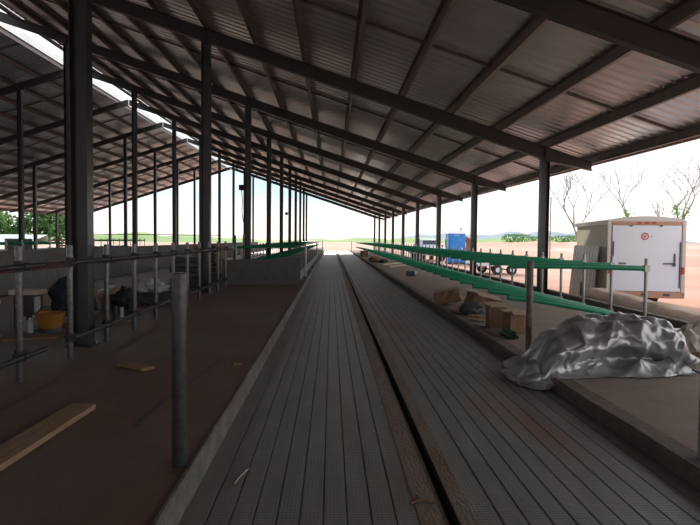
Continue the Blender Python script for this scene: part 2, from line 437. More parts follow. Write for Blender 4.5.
# ------------------------------------------------------------------ planks
def plank(a, b, w, th, m, label, cat='plank'):
    a = Vector(a); b = Vector(b); d = b-a; L = d.length
    t = MB(); n = 8
    secs = []
    for i in range(n+1):
        f = i/n; x = -L/2+f*L; e = .004*noise.noise((x*3,a.x,1)); z = .004*math.sin(f*3.1)
        secs.append([(x,-w/2+e,z),(x,w/2+e,z),(x,w/2+e,th+z),(x,-w/2+e,th+z)])
    o = t.sweep(secs).build('plank', m)
    o.location = (a+b)/2; o.rotation_euler = (0, -math.atan2(d.z,(d.x**2+d.y**2)**.5), math.atan2(d.y,d.x))
    return tag(o, label, cat)
plank((-2.06,2.2,ZL+.001),(-1.985,4.70,ZL+.001),.19,.04,'wood','long raw wooden plank lying on the brown slab in the left foreground')
plank((-2.26,6.32,ZL+.001),(-1.90,6.08,ZL+.001),.17,.03,'wood2','short broken plank lying alone on the brown slab near the fence')
o = MB().tube([(-1.42,4.25,ZL+.007),(-1.40,4.9,ZL+.007),(-1.30,5.8,ZL+.007),(-1.24,6.6,ZL+.007)],.006,6).build('steel_rod','darkpipe'); tag(o,'thin dark rod lying on the brown slab behind the foreground post','rod')
o = MB().box((-1.02,6.35,ZL+.012),(.10,.05,.02),.5).build('wood_chip','wood2'); tag(o,'small wood chip on the brown slab by the left kerb','debris')
o = MB().tube([(-.60,3.62,.006),(-.57,3.75,.012),(-.545,3.85,.006)],.006,6).build('wood_splinter','woodw'); tag(o,'pale splinter lying in the alley by the left kerb','debris')
o = MB().tube([(.475,3.33,.008),(.54,3.36,.018),(.62,3.33,.008)],.008,6).tube([(.54,3.36,.018),(.53,3.43,.010)],.006,6).build('twig','wood2'); tag(o,'small forked twig beside the floor slot in the foreground','twig')

# ------------------------------------------------------------------ cardboard and scraps on the right platform
def carton(c, d, rz, label, flaps=True, printed=False, m='card', name='cardboard_box', group='cardboard boxes by the right kerb', tilt=0, crush=0):
    t = thing(name, c, label, 'box', group, rz)
    if tilt: t.rotation_euler = (tilt*.5, tilt, rz)
    x,y,h = d[0]/2,d[1]/2,d[2]
    def cr(p): 
        if not crush: return p
        q = Vector(p); nz = noise.noise_vector(q*5+Vector(c)); return tuple(q + nz*crush*(.3+.7*q.z/h))
    w = .008; mb = MB()
    for (p,q) in (((-x,-y),(x,-y)),((x,-y),(x,y)),((x,y),(-x,y)),((-x,y),(-x,-y))):
        n = 4; A = Vector(p); B = Vector(q); nn = Vector((-(B-A).y,(B-A).x)).normalized()*w
        for i in range(n):
            for j in range(3):
                a = A+(B-A)*(i/n); b = A+(B-A)*((i+1)/n); z0 = h*j/3; z1 = h*(j+1)/3
                P = [(a.x,a.y,z0),(b.x,b.y,z0),(b.x,b.y,z1),(a.x,a.y,z1)]
                Q = [(a.x+nn.x,a.y+nn.y,z0),(b.x+nn.x,b.y+nn.y,z0),(b.x+nn.x,b.y+nn.y,z1),(a.x+nn.x,a.y+nn.y,z1)]
                mb.add([cr(v) for v in P+Q],[(0,1,2,3),(7,6,5,4),(0,4,5,1),(3,2,6,7)])
    mb.bx(-x,x,-y,y,.0,.01); mb.build('carton_body', m, t)
    if flaps:
        for (px,py,sx,sy,ang) in ((0,-y,2*x,.12,-.5),(0,y,2*x,.12,.25),(x,0,.12,2*y,.2),(-x,0,.12,2*y,-.9)):
            f = MB()
            if sx > sy: f.box((0,math.copysign(.06,py)*math.cos(ang)*(1 if abs(ang)<.6 else -1),.06*math.sin(abs(ang))),(sx*.98,.12,.005),0,ang*math.copysign(1,py))
            else: f.box((math.copysign(.06,px)*math.cos(ang)*-1,0,.0),(.12,sy*.98,.005),0,0,.25)
            o = f.build('flap','cardin',t); o.location = (px,py,h)
    if printed:
        f = MB(); pts = []
        n = 20
        o0 = [(.055*math.cos(2*math.pi*k/n), -y-.0025, h*.52+.055*math.sin(2*math.pi*k/n)) for k in range(n)]
        o1 = [(.034*math.cos(2*math.pi*k/n), -y-.0025, h*.52+.034*math.sin(2*math.pi*k/n)) for k in range(n)]
        f.add(o0+o1,[(k,(k+1)%n,n+(k+1)%n,n+k) for k in range(n)])
        f.add([(0+.018*math.cos(2*math.pi*k/8),-y-.0025,h*.52+.018*math.sin(2*math.pi*k/8)) for k in range(8)],[list(range(8))])
        f.build('printed_ring','redprint',t)
    return t
carton((2.90,8.98,ZR+.002),(.30,.30,.30),.12,'closed brown cardboard box with a round red print, nearest the tarp',printed=True)
carton((2.72,9.48,ZR+.002),(.26,.30,.36),-.05,'upright brown carton standing directly behind the box with the red print',flaps=True)
carton((2.98,11.55,ZR+.06),(.52,.40,.28),.25,'dented brown carton with its flaps torn, in the middle of the cardboard heap',tilt=.22,crush=.11)
carton((2.62,12.75,ZR+.035),(.55,.45,.27),-.25,'crushed brown carton at the far end of the cardboard heap',tilt=-.2,crush=.15)
for i,(x,y,sx,sy,rz,rx,z,lab) in enumerate((
    (2.62,11.35,.45,.30,.4,.06,.03,'flattened cardboard sheet at the kerb edge in front of the dented carton'),
    (2.86,10.75,.55,.34,-.3,.03,.02,'flattened cardboard sheet between the carton pairs'),
    (2.70,10.25,.42,.26,.9,.02,.02,'flattened cardboard sheet lying behind the upright carton'),
    (2.45,13.9,.60,.08,.9,.02,.02,'narrow wooden lath lying beyond the crushed carton'),)):
    o = MB().box((0,0,0),(sx,sy,.012),0,rx).build('cardboard_sheet' if i < 3 else 'wooden_lath','card' if i < 3 else 'wood2'); o.location = (x,y,ZR+z); o.rotation_euler = (0,0,rz)
    tag(o,lab,'cardboard' if i < 3 else 'lath','flattened cardboard' if i < 3 else None)
t = thing('scrap_bundle',(2.72,11.05,ZR),'dark crumpled packing bag lying against the cardboard heap','bag')
def blob(name, m, parent, c, d, seed, amp=.25, sub=3, freq=3.0):
    bm = bmesh.new(); bmesh.ops.create_icosphere(bm, subdivisions=sub, radius=1)
    for v in bm.verts:
        p = v.co.copy(); q = p*freq+Vector((seed,seed*2.1,seed*.7))
        r = 1+amp*(abs(noise.noise(q))*2-.5)+amp*.5*noise.noise(q*2.3)
        v.co = Vector((p.x*d[0]*r, p.y*d[1]*r, max(p.z*d[2]*r, -d[2]*.55)))
    me = bpy.data.meshes.new(name); bm.to_mesh(me); bm.free(); me.materials.append(M[m])
    o = bpy.data.objects.new(name, me); COL.objects.link(o); o.location = c
    if parent: o.parent = parent
    return o
blob('bag','darkgrey',t,(0,0,.09),(.26,.18,.15),3); blob('bag_knot','card',t,(.10,-.08,.10),(.10,.08,.09),5)
# short green offcuts by the near carton
for i,(dx,dz,lab) in enumerate(((0,.03,'short green pipe offcut by the near carton, closest to the kerb'),(.075,.03,'short green pipe offcut by the near carton, farther from the kerb'),(.037,.088,'short green pipe offcut resting on top of the other two'))):
    t = thing('pipe_offcut',(2.62+dx,8.42,ZR+dz+.004),lab,'pipe','green pipe offcuts')
    MB().tube([(0,-.14,0),(-.02,.32,0)],.030,14,cap=False).build('pipe','green2',t)
    MB().tube([(0,-.138,0),(-.02,.318,0)],.022,14).build('dark_bore_fill','black',t)  # black rod stands in for the shade inside the hollow pipe
# far scraps on the right platform
t = thing('paint_can',(2.98,22.8,ZR),'small grey can lying on the right platform beyond the cardboard','can')
MB().tube([(0,0,.10),(.30,.02,.10)],.10,14).build('can_body','darkgrey',t); MB().tube([(.30,.02,.10),(.42,.03,.10)],.085,14).build('lid','white',t)
for i,(x0,y0,x1,y1,z,lab) in enumerate(((2.9,30.2,4.9,33.6,0,'pale board lying on the right platform far down the alley, nearer one'),(2.75,32.4,4.2,35.3,0,'pale board lying on the right platform far down the alley, farther one'))):
    plank((x0,y0,ZR+.001+z),(x1,y1,ZR+.001+z),.35,.05,'woodw',lab)
t = thing('scrap_heap',(2.75,36.4,ZR),'small dark heap of scraps beside the far boards','scrap'); blob('heap','wood2',t,(0,0,.14),(.4,.5,.25),8); blob('rag_piece','darkgrey',t,(.5,-.4,.08),(.25,.3,.14),9)
o = MB().box((2.72,48,ZR+.25),(.5,.7,.5),.2).build('wooden_crate','wood2',bevel=.02); tag(o,'small brown crate near the far end of the right kerb','crate')
# rod by the tarp
o = MB().tube([(2.75,8.05,ZR+.010),(3.0,7.78,ZR+.010),(3.22,7.42,ZR+.010)],.010,8).build('steel_rod','rustpost'); tag(o,'dark rusty rod lying on the platform behind the tarp','rod')

# white pipe and sack at the right edge
o = MB().tube([(4.75,8.82,ZR+.045),(6.3,8.90,ZR+.045)],.045,14).build('white_pipe','white'); tag(o,'white plastic pipe lying across the platform at right','pipe')
t = thing('crumpled_sack',(4.62,7.15,ZR),'crumpled white and brown sack at the right edge of the platform','sack')
blob('sack','rag',t,(0,0,.16),(.24,.22,.24),12,.35); blob('sack_base','card',t,(.06,.05,.06),(.32,.28,.12),14,.3)
# loose galvanized pipes along the outer kerb
for i,(a,b,lab) in enumerate((((5.60,11.4,ZR+.022),(5.575,14.5,ZR+.022),'loose galvanized pipe lying along the outer kerb, longest one'),((5.49,11.9,ZR+.02),(5.44,13.9,ZR+.02),'loose galvanized pipe lying askew beside the outer kerb'),((5.58,10.1,ZR+.02),(5.50,11.3,ZR+.02),'short loose galvanized pipe lying near the end divider'))):
    o = MB().tube([a,b],.018,10).build('loose_pipe','galv'); tag(o,lab,'pipe','loose pipes by the outer kerb')
# rusty stakes
for i,(x,y) in enumerate(((6.02,13.75),(6.12,13.95))):
    t = thing('rusty_stake',(x,y,-.12),'rusty pipe stake with a pale cap beside the outer kerb, %s one'%('near','far')[i],'stake','rusty stakes')
    MB().tube([(0,0,0),(.01,0,.70-.06*i)],.035,10).build('pipe','rustred',t); MB().tube([(.01,0,.70-.06*i),(.012,0,.78-.06*i)],.045,10).build('cap','rag',t)
# dirt bank beyond the outer kerb
def bank():
    nx, ny = 18, 40; vs = []; fs = []
    for j in range(ny+1):
        y = 6.6+j*(14.2-6.6)/ny
        for i in range(nx+1):
            x = 5.68+i*(8.6-5.68)/nx
            e = min(1,(y-6.6)/.8)*min(1,(14.2-y)/.9); e = max(0,e)
            top = .33+.034*(y-9) ; prof = min(1, i/1.5)*max(0,1-max(0,(x-6.3)/2.3))**1.1
            z = -.12+(top+.12)*prof*e+.05*e*noise.noise((x*2.2,y*2.2,0))*min(1,i/2)
            vs.append((x,y,max(z,-.13)))
    for j in range(ny):
        for i in range(nx):
            a = j*(nx+1)+i; fs.append((a,a+1,a+nx+2,a+nx+1))
    mb = MB(); mb.add(vs,fs,True)
    # front face skirt
    o2 = len(mb.v); sk = []
    for j in range(ny+1): sk.append((5.67,vs[j*(nx+1)][1],-.15))
    mb.v += sk
    for j in range(ny): mb.f.append([o2+j,o2+j+1,(j+1)*(nx+1),j*(nx+1)]); mb.sm.append(False)
    struct('dirt_bank', mb, 'dirtbank')
bank()

# ------------------------------------------------------------------ things left of the fence
def at_floor(x,y): return (x,y,ZL)
t = thing('cable_spool',(-4.95,8.0,ZL),'wooden cable spool with a tan top at the left edge behind the fence','spool')
MB().lathe((0,0,0),[(.42,0),(.42,.035)],28).build('lower_flange','wood2',t); MB().lathe((0,0,.035),[(.26,0),(.26,.42)],24).build('core','darkgrey',t); MB().lathe((0,0,.455),[(.42,0),(.42,.04)],28).build('upper_flange','woodw',t)
t = thing('tool_bin',(-4.62,9.0,ZL),'grey bin under a cream board behind the first fence post','bin')
MB().box((0,0,.25),(.30,.30,.50)).build('bin_body','darkgrey',t,bevel=.02); MB().box((.0,0,.54),(.42,.36,.07),.1).build('board_lid','woodw',t); MB().box((.17,-.08,.36),(.03,.14,.22)).build('side_panel','clear',t)
t = thing('mortar_tub',(-4.10,8.6,ZL),'orange yellow tub on the slab behind the fence','tub')
MB().lathe((0,0,.05),[(.14,0),(.21,.22),(.215,.225),(.20,.225),(.135,.02)],24).build('tub_body','orange',t); MB().lathe((0,0,0),[(.16,0),(.15,.05)],20).build('tub_foot','darkgrey',t)
MB().tube([(-.2,0,.26),(-.12,0,.36),(.1,0,.36),(.2,0,.26)],.008,8).build('handle','darkpipe',t)
t = thing('heap_of_work_clothes',(-4.15,9.4,ZL),'dark blue black heap of work clothes and hose beside the grey bin','clothes')
blob('cloth_heap','cloth',t,(0,0,.36),(.32,.28,.40),21,.3); MB().tube([(.0,-.2,.62),(.22,-.2,.60),(.42,-.18,.44),(.46,-.15,.22)],.03,10).build('hose','black',t)
MB().tube([(.1,-.15,.62),(.4,-.1,.72)],.02,8).build('handle','black',t)
for i,(x,y,lab) in enumerate(((-4.32,8.45,'cloudy plastic bottle standing left of the orange tub, nearer one'),(-4.45,8.55,'cloudy plastic bottle left of the orange tub, leftmost one'),(-4.40,8.72,'cloudy plastic bottle left of the orange tub, farthest one'))):
    t = thing('plastic_bottle',(x,y,ZL),lab,'bottle','plastic bottles by the tub')
    MB().lathe((0,0,0),[(.045,0),(.05,.02),(.05,.14),(.02,.19)],14).build('bottle_body','clear',t); MB().lathe((0,0,.19),[(.02,0),(.02,.025)],10).build('bottle_cap','white',t)
plank((-4.3,7.75,ZL+.001),(-3.7,7.95,ZL+.001),.12,.03,'wood2','short brown board on the slab in front of the plastic bottles')
carton((-4.35,10.35,ZL),(.40,.32,.38),.2,'brown cardboard box behind the fence beside the big column',group='boxes behind the left fence',crush=.03)
carton((-4.05,11.0,ZL),(.34,.30,.34),-.3,'worn brown box behind the third fence post',group='boxes behind the left fence',crush=.05)
t = thing('black_bag',(-3.72,10.55,ZL),'black plastic bag slumped between the boxes behind the fence','bag'); blob('bag','black',t,(0,0,.19),(.22,.20,.28),31,.3); MB().tube([(0,0,.42),(.02,0,.5)],[.05,.02],10).build('bag_neck','black',t)
t = thing('crumpled_sheet',(-3.75,12.2,ZL),'crumpled white plastic sheet on dark scraps behind the fourth fence post','sheet'); blob('sheet','clear',t,(0,0,.33),(.36,.30,.16),33,.45); blob('sheet_pile','darkgrey',t,(0,0,.12),(.42,.36,.22),34,.3)
o = MB().tube([(-5.3,10.9,ZL+.045),(-4.4,11.9,ZL+.40)],.045,12).build('grey_pipe','galv'); tag(o,'grey pipe leaning over the boxes behind the fence','pipe')
t = thing('pipe_footing',(-3.45,9.55,ZL),'low post footing with pale pipe stubs behind the third fence post','footing')
MB().bx(-.16,.16,-.08,.08,0,.03).build('foot_plate','wood2',t); MB().tube([(-.06,0,.03),(-.06,0,.26)],.035,10).build('stub','darkgrey',t); MB().tube([(.04,0,.03),(.04,0,.24)],.03,10).build('stub','clear',t)
for k in range(4):
    plank((-5.6+.15*k,11.6+.2*k,ZL+.001+.032*k),(-3.5+.1*k,13.4+.15*k,ZL+.001+.032*k),.16,.03,'wood2','brown board in the loose pile behind the fence, %s from the bottom'%nth(k+1))
# dark stacked panels behind the first tall column of the row
for k in range(6):
    o = MB().box((0,0,.07),(.95,.42,.13)).build('stacked_panel','darkgrey' if k%2 else 'steel',bevel=.012); o.location = (-3.98+.02*(k%3),16.35,ZL+.002+.142*k); o.rotation_euler=(0,0,.03*((k%3)-1))
    tag(o,'dark panel in the stack behind the column at the fence end, %s from the bottom'%nth(k+1),'panel','stacked dark panels')
# brown pallets beyond the end wall
def pallet():
    t = thing('wooden_pallet',(0,0,0),'','pallet','stacked wooden pallets')
    MB().bx(-.5,.5,-.6,.6,.105,.125).build('deck','wood2',t)
    for x in (-.44,0,.44): MB().bx(x-.05,x+.05,-.6,.6,.02,.105).build('bearer','wood',t)
    MB().bx(-.5,.5,-.6,.6,0,.02).build('bottom_boards','wood2',t)
    return t
pp = pallet()
for k in range(9):
    o = pp if k == 0 else copy_tree(pp)
    o.location = (-4.32+.02*(k%2),20.9,ZL+.001+.127*k); o.rotation_euler = (0,0,.02*((k%3)-1))
    o['label'] = 'brown wooden pallet in the stack beyond the end wall, %s from the bottom'%nth(k+1)
for i,(x,m,h,lab) in enumerate(((-3.36+.02,'cream',1.22,'pale yellow upright pole right of the pallet stack'),(-3.70+.02,'green2',1.20,'dark green upright pole right of the pallet stack'))):
    o = MB().tube([(0,0,0),(0,0,h)],.05,10).build('plastic_pole',m); o.location = (x+(.0 if i==0 else .0),22.3 if i==0 else 22.3,ZL if False else .46); tag(o,lab,'pole')
# things in the far left
o = MB().bx(-17.4,-16.1,31.5,31.9,.30,1.42).build('concrete_block','conc',bevel=.03); tag(o,'grey concrete end block far left between the posts','block')
for i in range(2):
    t = thing('wooden_trestle',(-16.9+1.1*i+.6,36.0+.3*i,.30),'brown wooden trestle in the far left bay, %s of the two'%('left','right')[i],'trestle','wooden trestles')
    for sx in (-.35,.35):
        for sy in (-.2,.2): MB().tube([(sx,sy,0),(sx,sy*.4,1.2)],.035,6).build('leg','woodw' if i else 'wood2',t)
    for z in (.35,.7,1.05): MB().bx(-.4,.4,-.03,.03,z-.05,z+.05).build('cross_board','woodw' if i else 'wood2',t)
o = MB().tube([(-30.6,72.9,1.9),(-14,72.9,1.9)],.05,8).build('far_rail','darkpipe'); tag(o,'dark horizontal rail across the far left gable opening','rail')

# ------------------------------------------------------------------ enclosed cargo trailer
TR = thing('cargo_trailer',(6.93,14.30,-.12),'white enclosed cargo trailer with a round red emblem on its rear doors','trailer',None,-R_(9))
# local frame: x right (width), y forward (length)
W, Ln, ZB, ZT = 1.76, 3.2, .42, 2.23
def tr(mb, name, m, parent=TR, bevel=0): return mb.build(name, m, parent, bevel)
tr(MB().bx(.02,W-.02,.03,Ln-.02,ZB,ZT-.02),'box_body','cream',bevel=.03)  # white body, coloured cream for the warm sun on its side
# arched roof
secs=[]
for y in (-.02,Ln):
    s=[(-.02,y,ZT-.06)]; s += [(-.02+(W+.04)*i/12,y,ZT-.02+.10*math.sin(math.pi*i/12)**.7) for i in range(13)]; s += [(W+.02,y,ZT-.06)]
    secs.append(s)
tr(MB().sweep(secs),'roof','trim')
for x in (0,W): tr(MB().bx(x-.045,x+.045,-.03,.06,ZB-.1,ZT-.03),'corner_post','trim',bevel=.01)
tr(MB().bx(0.045,W-.045,-.03,.05,ZT-.14,ZT-.05),'header','copper'); tr(MB().bx(-.04,W+.04,-.03,.08,ZB-.14,ZB+.02),'rear_sill','copper',bevel=.01)
dr = tr(MB().bx(.07,W-.07,-.035,.03,ZB+.03,ZT-.15),'rear_door','white',bevel=.006)
for k in range(3): tr(MB().box((W/2-.17+.17*k,-.04,ZT-.085),(.085,.02,.035)),'marker_light','red')
def ring(x,z,r0,r1,y,n=28):
    o0=[(x+r0*math.cos(2*math.pi*k/n),y,z+r0*math.sin(2*math.pi*k/n)) for k in range(n)]; o1=[(x+r1*math.cos(2*math.pi*k/n),y,z+r1*math.sin(2*math.pi*k/n)) for k in range(n)]
    return MB().add(o0+o1,[(k,(k+1)%n,n+(k+1)%n,n+k) for k in range(n)])
ez = ZT-.42; ex=W*.475
em = ring(ex,ez,.092,.062,-.040); em.add([(ex-.03,-.040,ez+.03),(ex+.03,-.040,ez+.03),(ex+.012,-.040,ez-.03),(ex-.03,-.040,ez-.03)],[(0,1,2,3)])
em.build('emblem','red',dr); MB().box((ex+.16,-.040,ez),(.035,.004,.02)).build('emblem_mark','red',dr)
for (x,w) in ((.32,.17),(W-.36,.24)): MB().box((x,-.05,ZB+.72),(w,.025,.03)).build('latch_bar','darkgrey',dr)
MB().box((W-.22,-.05,ZB+.86),(.03,.03,.22)).build('latch_handle','darkgrey',dr); MB().box((W-.23,-.055,ZB+.70),(.06,.03,.09)).build('latch_keeper','darkgrey',dr)
for x in (.095,W-.095): MB().tube([(x,-.05,ZB+.12),(x,-.05,ZT-.55)],.014,8).build('lock_rod','darkgrey',dr)
for x in (.5,W-.55): MB().box((x,-.045,ZT-.16),(.06,.025,.03)).build('hinge','darkgrey',dr)
tr(MB().box((W-.02,-.035,ZB+.55),(.08,.03,.17)),'tail_lamp','red',bevel=.008); tr(MB().box((.02,-.035,ZB+.55),(.08,.03,.17)),'tail_lamp','red',bevel=.008)
for x in (.85,W-.38): tr(MB().box((x,-.04,ZB-.05),(.14,.02,.05)),'bumper_pad','darkgrey')
tr(MB().bx(.1,W-.1,.2,Ln-.1,ZB-.14,ZB+.01),'chassis','darkgrey')
for sx in (.25,W-.25):
    w = tr(MB().tube([(sx-.10,1.35,.33),(sx+.10,1.35,.33)],.33,24),'wheel','black')
    MB().tube([(sx-.105 if sx<1 else sx+.085,1.35,.33),(sx-.085 if sx<1 else sx+.105,1.35,.33)],.17,16).build('wheel_rim','trim',w)
tr(MB().tube([(.25,1.35,.33),(W-.25,1.35,.33)],.04,10),'axle','darkgrey')
tr(MB().tube([(W/2,Ln,ZB-.05),(W/2,Ln+1.1,ZB-.02)],.05,8),'drawbar','darkgrey')
tr(MB().bx(-.035,.005,.05,Ln,ZT-.13,ZT-.04),'side_trim','trim')
# sheet metal leaning on the trailer side
for k in range(3):
    secs=[]
    for (xx,zz) in ((-.30+.05*k,-.0),(-.16+.045*k,1.55)):
        s=[]; n=34; Lk=2.5
        for i in range(n+1): s.append((xx+.018*((i%4)in(1,2)), .25+.05*k+Lk*i/n, zz))
        secs.append(s)
    secs2=[[(x-.004,y,z) for x,y,z in q] for q in secs]
    mb=MB(); mb.sweep(secs,closed=False,cap=False); mb.sweep(secs2,closed=False,cap=False)
    o=mb.build('roofing_sheet','sheet'); o.location=(6.93,14.30,-.119); o.rotation_euler=(0,0,-R_(9))
    tag(o,'silvery ribbed metal sheet leaning on the cargo trailer side, %s sheet from the outside'%nth(k+1),'metal sheet','sheets leaning on the trailer')

# ------------------------------------------------------------------ portable toilet, vehicles
t = thing('portable_toilet',(8.72,40.6,-.12),'blue portable toilet standing outside beyond the stall dividers','portable toilet',None,-.06)
MB().bx(-.6,.6,-.6,.6,.12,2.12).build('cabin','blue',t,bevel=.03); MB().bx(-.64,.64,-.62,.62,0,.12).build('skid_base','darkgrey',t)
d=MB().bx(-.46,.46,-.63,-.59,.2,2.0).build('door','blue',t,bevel=.01); MB().box((.36,-.645,1.1),(.07,.03,.12)).build('door_latch','white',d)
secs=[[(-.64,-.64,2.12),(.64,-.64,2.12),(.64,.64,2.12),(-.64,.64,2.12)],[(-.62,-.62,2.18),(.62,-.62,2.18),(.62,.62,2.18),(-.62,.62,2.18)],[(-.4,-.4,2.36),(.4,-.4,2.36),(.4,.4,2.36),(-.4,.4,2.36)]]
MB().sweep(secs).build('roof_dome','sheet',t); MB().tube([(.45,.45,2.1),(.45,.45,2.55)],.05,10).build('vent_pipe','darkgrey',t)
MB().bx(-.63,-.59,-.58,-.46,.12,2.1).build('corner_trim','sheet',t)
MB().box((0,-.6,1.98),(.35,.02,.10)).build('vent_grille','white',t)
def car(x,y,rz,m,label,name='pickup_truck',cat='truck'):
    t=thing(name,(x,y,-.12),label,cat,None,rz)
    # seen end-on, length along local y
    prof=[(-2.6,.45),(-2.62,.95),(-2.3,1.08),(-1.25,1.15),(-.7,1.72),(.75,1.78),(1.0,1.12),(2.55,1.10),(2.62,.5)]
    secs=[]
    for sx in (-.93,-.86,.86,.93):
        k=1 if abs(sx)<.9 else .985
        secs.append([(sx*(1 if z<1.2 else .84),yy,.45+(z-.45)*k) for yy,z in prof])
    MB().sweep(secs).build('body',m,t,bevel=.03)
    MB().add([(-.66,-1.12,1.32),(.66,-1.12,1.32),(.60,-.82,1.62),(-.60,-.82,1.62)],[(0,1,2,3)]).build('windshield','glass',t).location=(0,-.03,.02)
    for sx in (-1,1):
        MB().add([(sx*.90,-1.0,1.22),(sx*.90,.70,1.22),(sx*.80,.6,1.64),(sx*.80,-.65,1.64)],[(0,1,2,3)]).build('side_window','glass',t).location=(sx*.01,0,0)
        MB().box((sx*.66,-2.62,.86),(.32,.06,.14)).build('headlamp','clear',t,bevel=.01)
        MB().box((sx*1.02,-.95,1.22),(.16,.10,.13)).build('side_mirror','darkgrey',t,bevel=.02)
        for yy in (-1.65,1.6):
            w=MB().tube([(sx*.70,yy,.36),(sx*.95,yy,.36)],.36,20).build('wheel','black',t); MB().tube([(sx*.94,yy,.36),(sx*.96,yy,.36)],.2,14).build('wheel_rim','trim',w)
    MB().box((0,-2.63,.80),(.70,.05,.12)).build('grille','darkgrey',t); MB().box((0,-2.66,.54),(1.8,.12,.16)).build('bumper','trim',t,bevel=.02)
    return t
car(7.95,48.0,.10,'white','white pickup truck parked outside beyond the dividers, left of the blue cabin')
t=thing('utility_trailer',(8.3,29.0,-.12),'low white flatbed utility trailer with black wheels outside beyond the dividers','trailer',None,.15)
MB().bx(-1.3,1.3,-.8,.8,.42,.50).build('deck','white',t); MB().bx(-1.3,1.3,-.84,-.80,.42,.78).build('side_board','white',t); MB().bx(-1.3,1.3,.80,.84,.42,.78).build('side_board','white',t)
for sx in (-.35,.40):
    for sy in (-.92,.92):
        w=MB().tube([(sx,sy-.09,.24),(sx,sy+.09,.24)],.24,20).build('wheel','black',t); MB().tube([(sx,sy-.10,.24),(sx,sy+.10,.24)],.12,12).build('wheel_rim','white',w)
for sx in (-.35,.40):
    MB().tube([(sx,-.83,.24),(sx,.83,.24)],.03,8).build('axle','darkgrey',t)
MB().tube([(1.3,0,.45),(2.3,0,.42)],.05,8).build('drawbar','darkgrey',t)
t=thing('brown_shed',(11.9,54.0,-.12),'small dark brown shed behind the third right column','shed',None,.1)
MB().bx(-1.0,1.0,-1,1,0,1.7).build('walls','rustred',t); MB().sweep([[(-1.1,-1.1,1.7),(1.1,-1.1,1.7),(0,-1.1,2.15)],[(-1.1,1.1,1.7),(1.1,1.1,1.7),(0,1.1,2.15)]]).build('roof','rustred',t); MB().bx(-.35,.35,-1.03,-.99,0,1.5).build('door','white',t)
# slender pole outside
o=MB().tube([(0,0,0),(0,0,5.2)],.05,8).build('utility_pole','bark'); o.location=(17.5,46,-.12); tag(o,'slender pole standing outside between column and cargo trailer','pole')

# ------------------------------------------------------------------ trees
def bare_tree(x,y,h,seed,label,ivy=0,spread=.55):
    rnd=random.Random(seed)
    t=thing('bare_tree',(x,y,-.12),label,'tree','bare trees beyond the trailer')
    mb=MB(); tips=[]; mids=[]
    def grow(p,d,L,r,depth):
        pts=[p]; q=p.copy(); dd=d.copy(); n=4
        for i in range(n):
            dd=(dd+Vector((rnd.uniform(-1,1),rnd.uniform(-1,1),rnd.uniform(-.2,.7)))*.14).normalized(); q=q+dd*L/n; pts.append(q.copy())
        mb.tube(pts,[r*(1-.45*i/n) for i in range(n+1)],6 if depth<2 else 4,cap=False)
        mids.extend(pts if depth<=2 else [])
        if depth>=6: return
        k=rnd.choice((2,3,3)) if depth<4 else 2
        for i in range(k):
            ax=Vector((rnd.uniform(-1,1),rnd.uniform(-1,1),.15)).normalized()
            nd=(dd*(1-spread*.5)+ax*spread*rnd.uniform(.6,1.1)).normalized(); nd.z=max(nd.z,.05)
            grow(pts[-1 if i<2 else -2].copy(),nd,L*rnd.uniform(.60,.80),r*.62*rnd.uniform(.85,1.1),depth+1)
    grow(Vector((0,0,0)),Vector((0,0,1)),h*.40,h*.017,0)
    mb.build('trunk_and_branches','bark',t)
    if ivy:
        lf=MB()
        low=[m for m in mids if m.z<h*.55]
        for i in range(ivy):
            c=rnd.choice(low)+Vector((rnd.gauss(0,.22),rnd.gauss(0,.22),rnd.gauss(0,.3))); s=rnd.uniform(.08,.16)
            a=Vector((rnd.uniform(-1,1),rnd.uniform(-1,1),rnd.uniform(-1,1))).normalized(); b=a.orthogonal().normalized()
            lf.add([c-a*s,c+b*s*.7,c+a*s,c-b*s*.7],[(0,1,2,3)])
        lf.build('ivy_leaves','ivy',t)
    return t
bare_tree(24.6,57,8.0,3,'bare tree with thin twigs behind the left end of the cargo trailer')
bare_tree(29.8,57,8.6,11,'bare tree with green ivy low on its limbs behind the middle of the trailer',260)
bare_tree(33.6,57,5.5,23,'small ivy covered sapling between the two ivy clad trees',140,.35)
bare_tree(34.6,57,9.6,35,'tallest bare tree with a broad green ivy base, right of the trailer',420)
def crown_tree(x,y,h,w,seed,m,label,group,n=1400,leaf=.45,name='leafy_tree'):
    rnd=random.Random(seed); t=thing(name,(x,y,-.12),label,'tree' if name=='leafy_tree' else 'bush',group)
    MB().tube([(0,0,0),(.1,0,h*.5),(0,.1,h*.75)],[h*.025,h*.018,h*.006],8).build('trunk','bark',t)
    lf=MB(); cs=[(Vector((rnd.uniform(-.6,.6)*w,rnd.uniform(-.5,.5)*w,h*rnd.uniform(.25,.85))),rnd.uniform(.22,.42)*w) for _ in range(9)]
    for i in range(n):
        c,r=rnd.choice(cs); d=Vector((rnd.gauss(0,1),rnd.gauss(0,1),rnd.gauss(0,1))).normalized(); p=c+d*r*rnd.uniform(.75,1.05)
        p.z=max(.1,min(p.z,h)); a=Vector((rnd.uniform(-1,1),rnd.uniform(-1,1),rnd.uniform(-1,1))).normalized(); b=a.orthogonal().normalized(); s=leaf*rnd.uniform(.6,1.2)
        lf.add([p-a*s,p+b*s*.6,p+a*s,p-b*s*.6],[(0,1,2,3)])
    lf.build('foliage',m,t); return t
for i,(x,y,h,w,m) in enumerate(((-92,140,8.5,7,'leafl'),(-84,146,8.0,7,'leafl'),(-77,150,9.0,8,'leafd'),(-70,150,9.2,8,'leafd'),(-100,150,10,8,'leafl'))):
    crown_tree(x,y,h,w,50+i,m,'%s green leafy tree in the line beyond the left eave, %s in the line'%('light' if m=='leafl' else 'dark',nth(i+1)),'trees beyond the left eave',n=1800,leaf=.5)
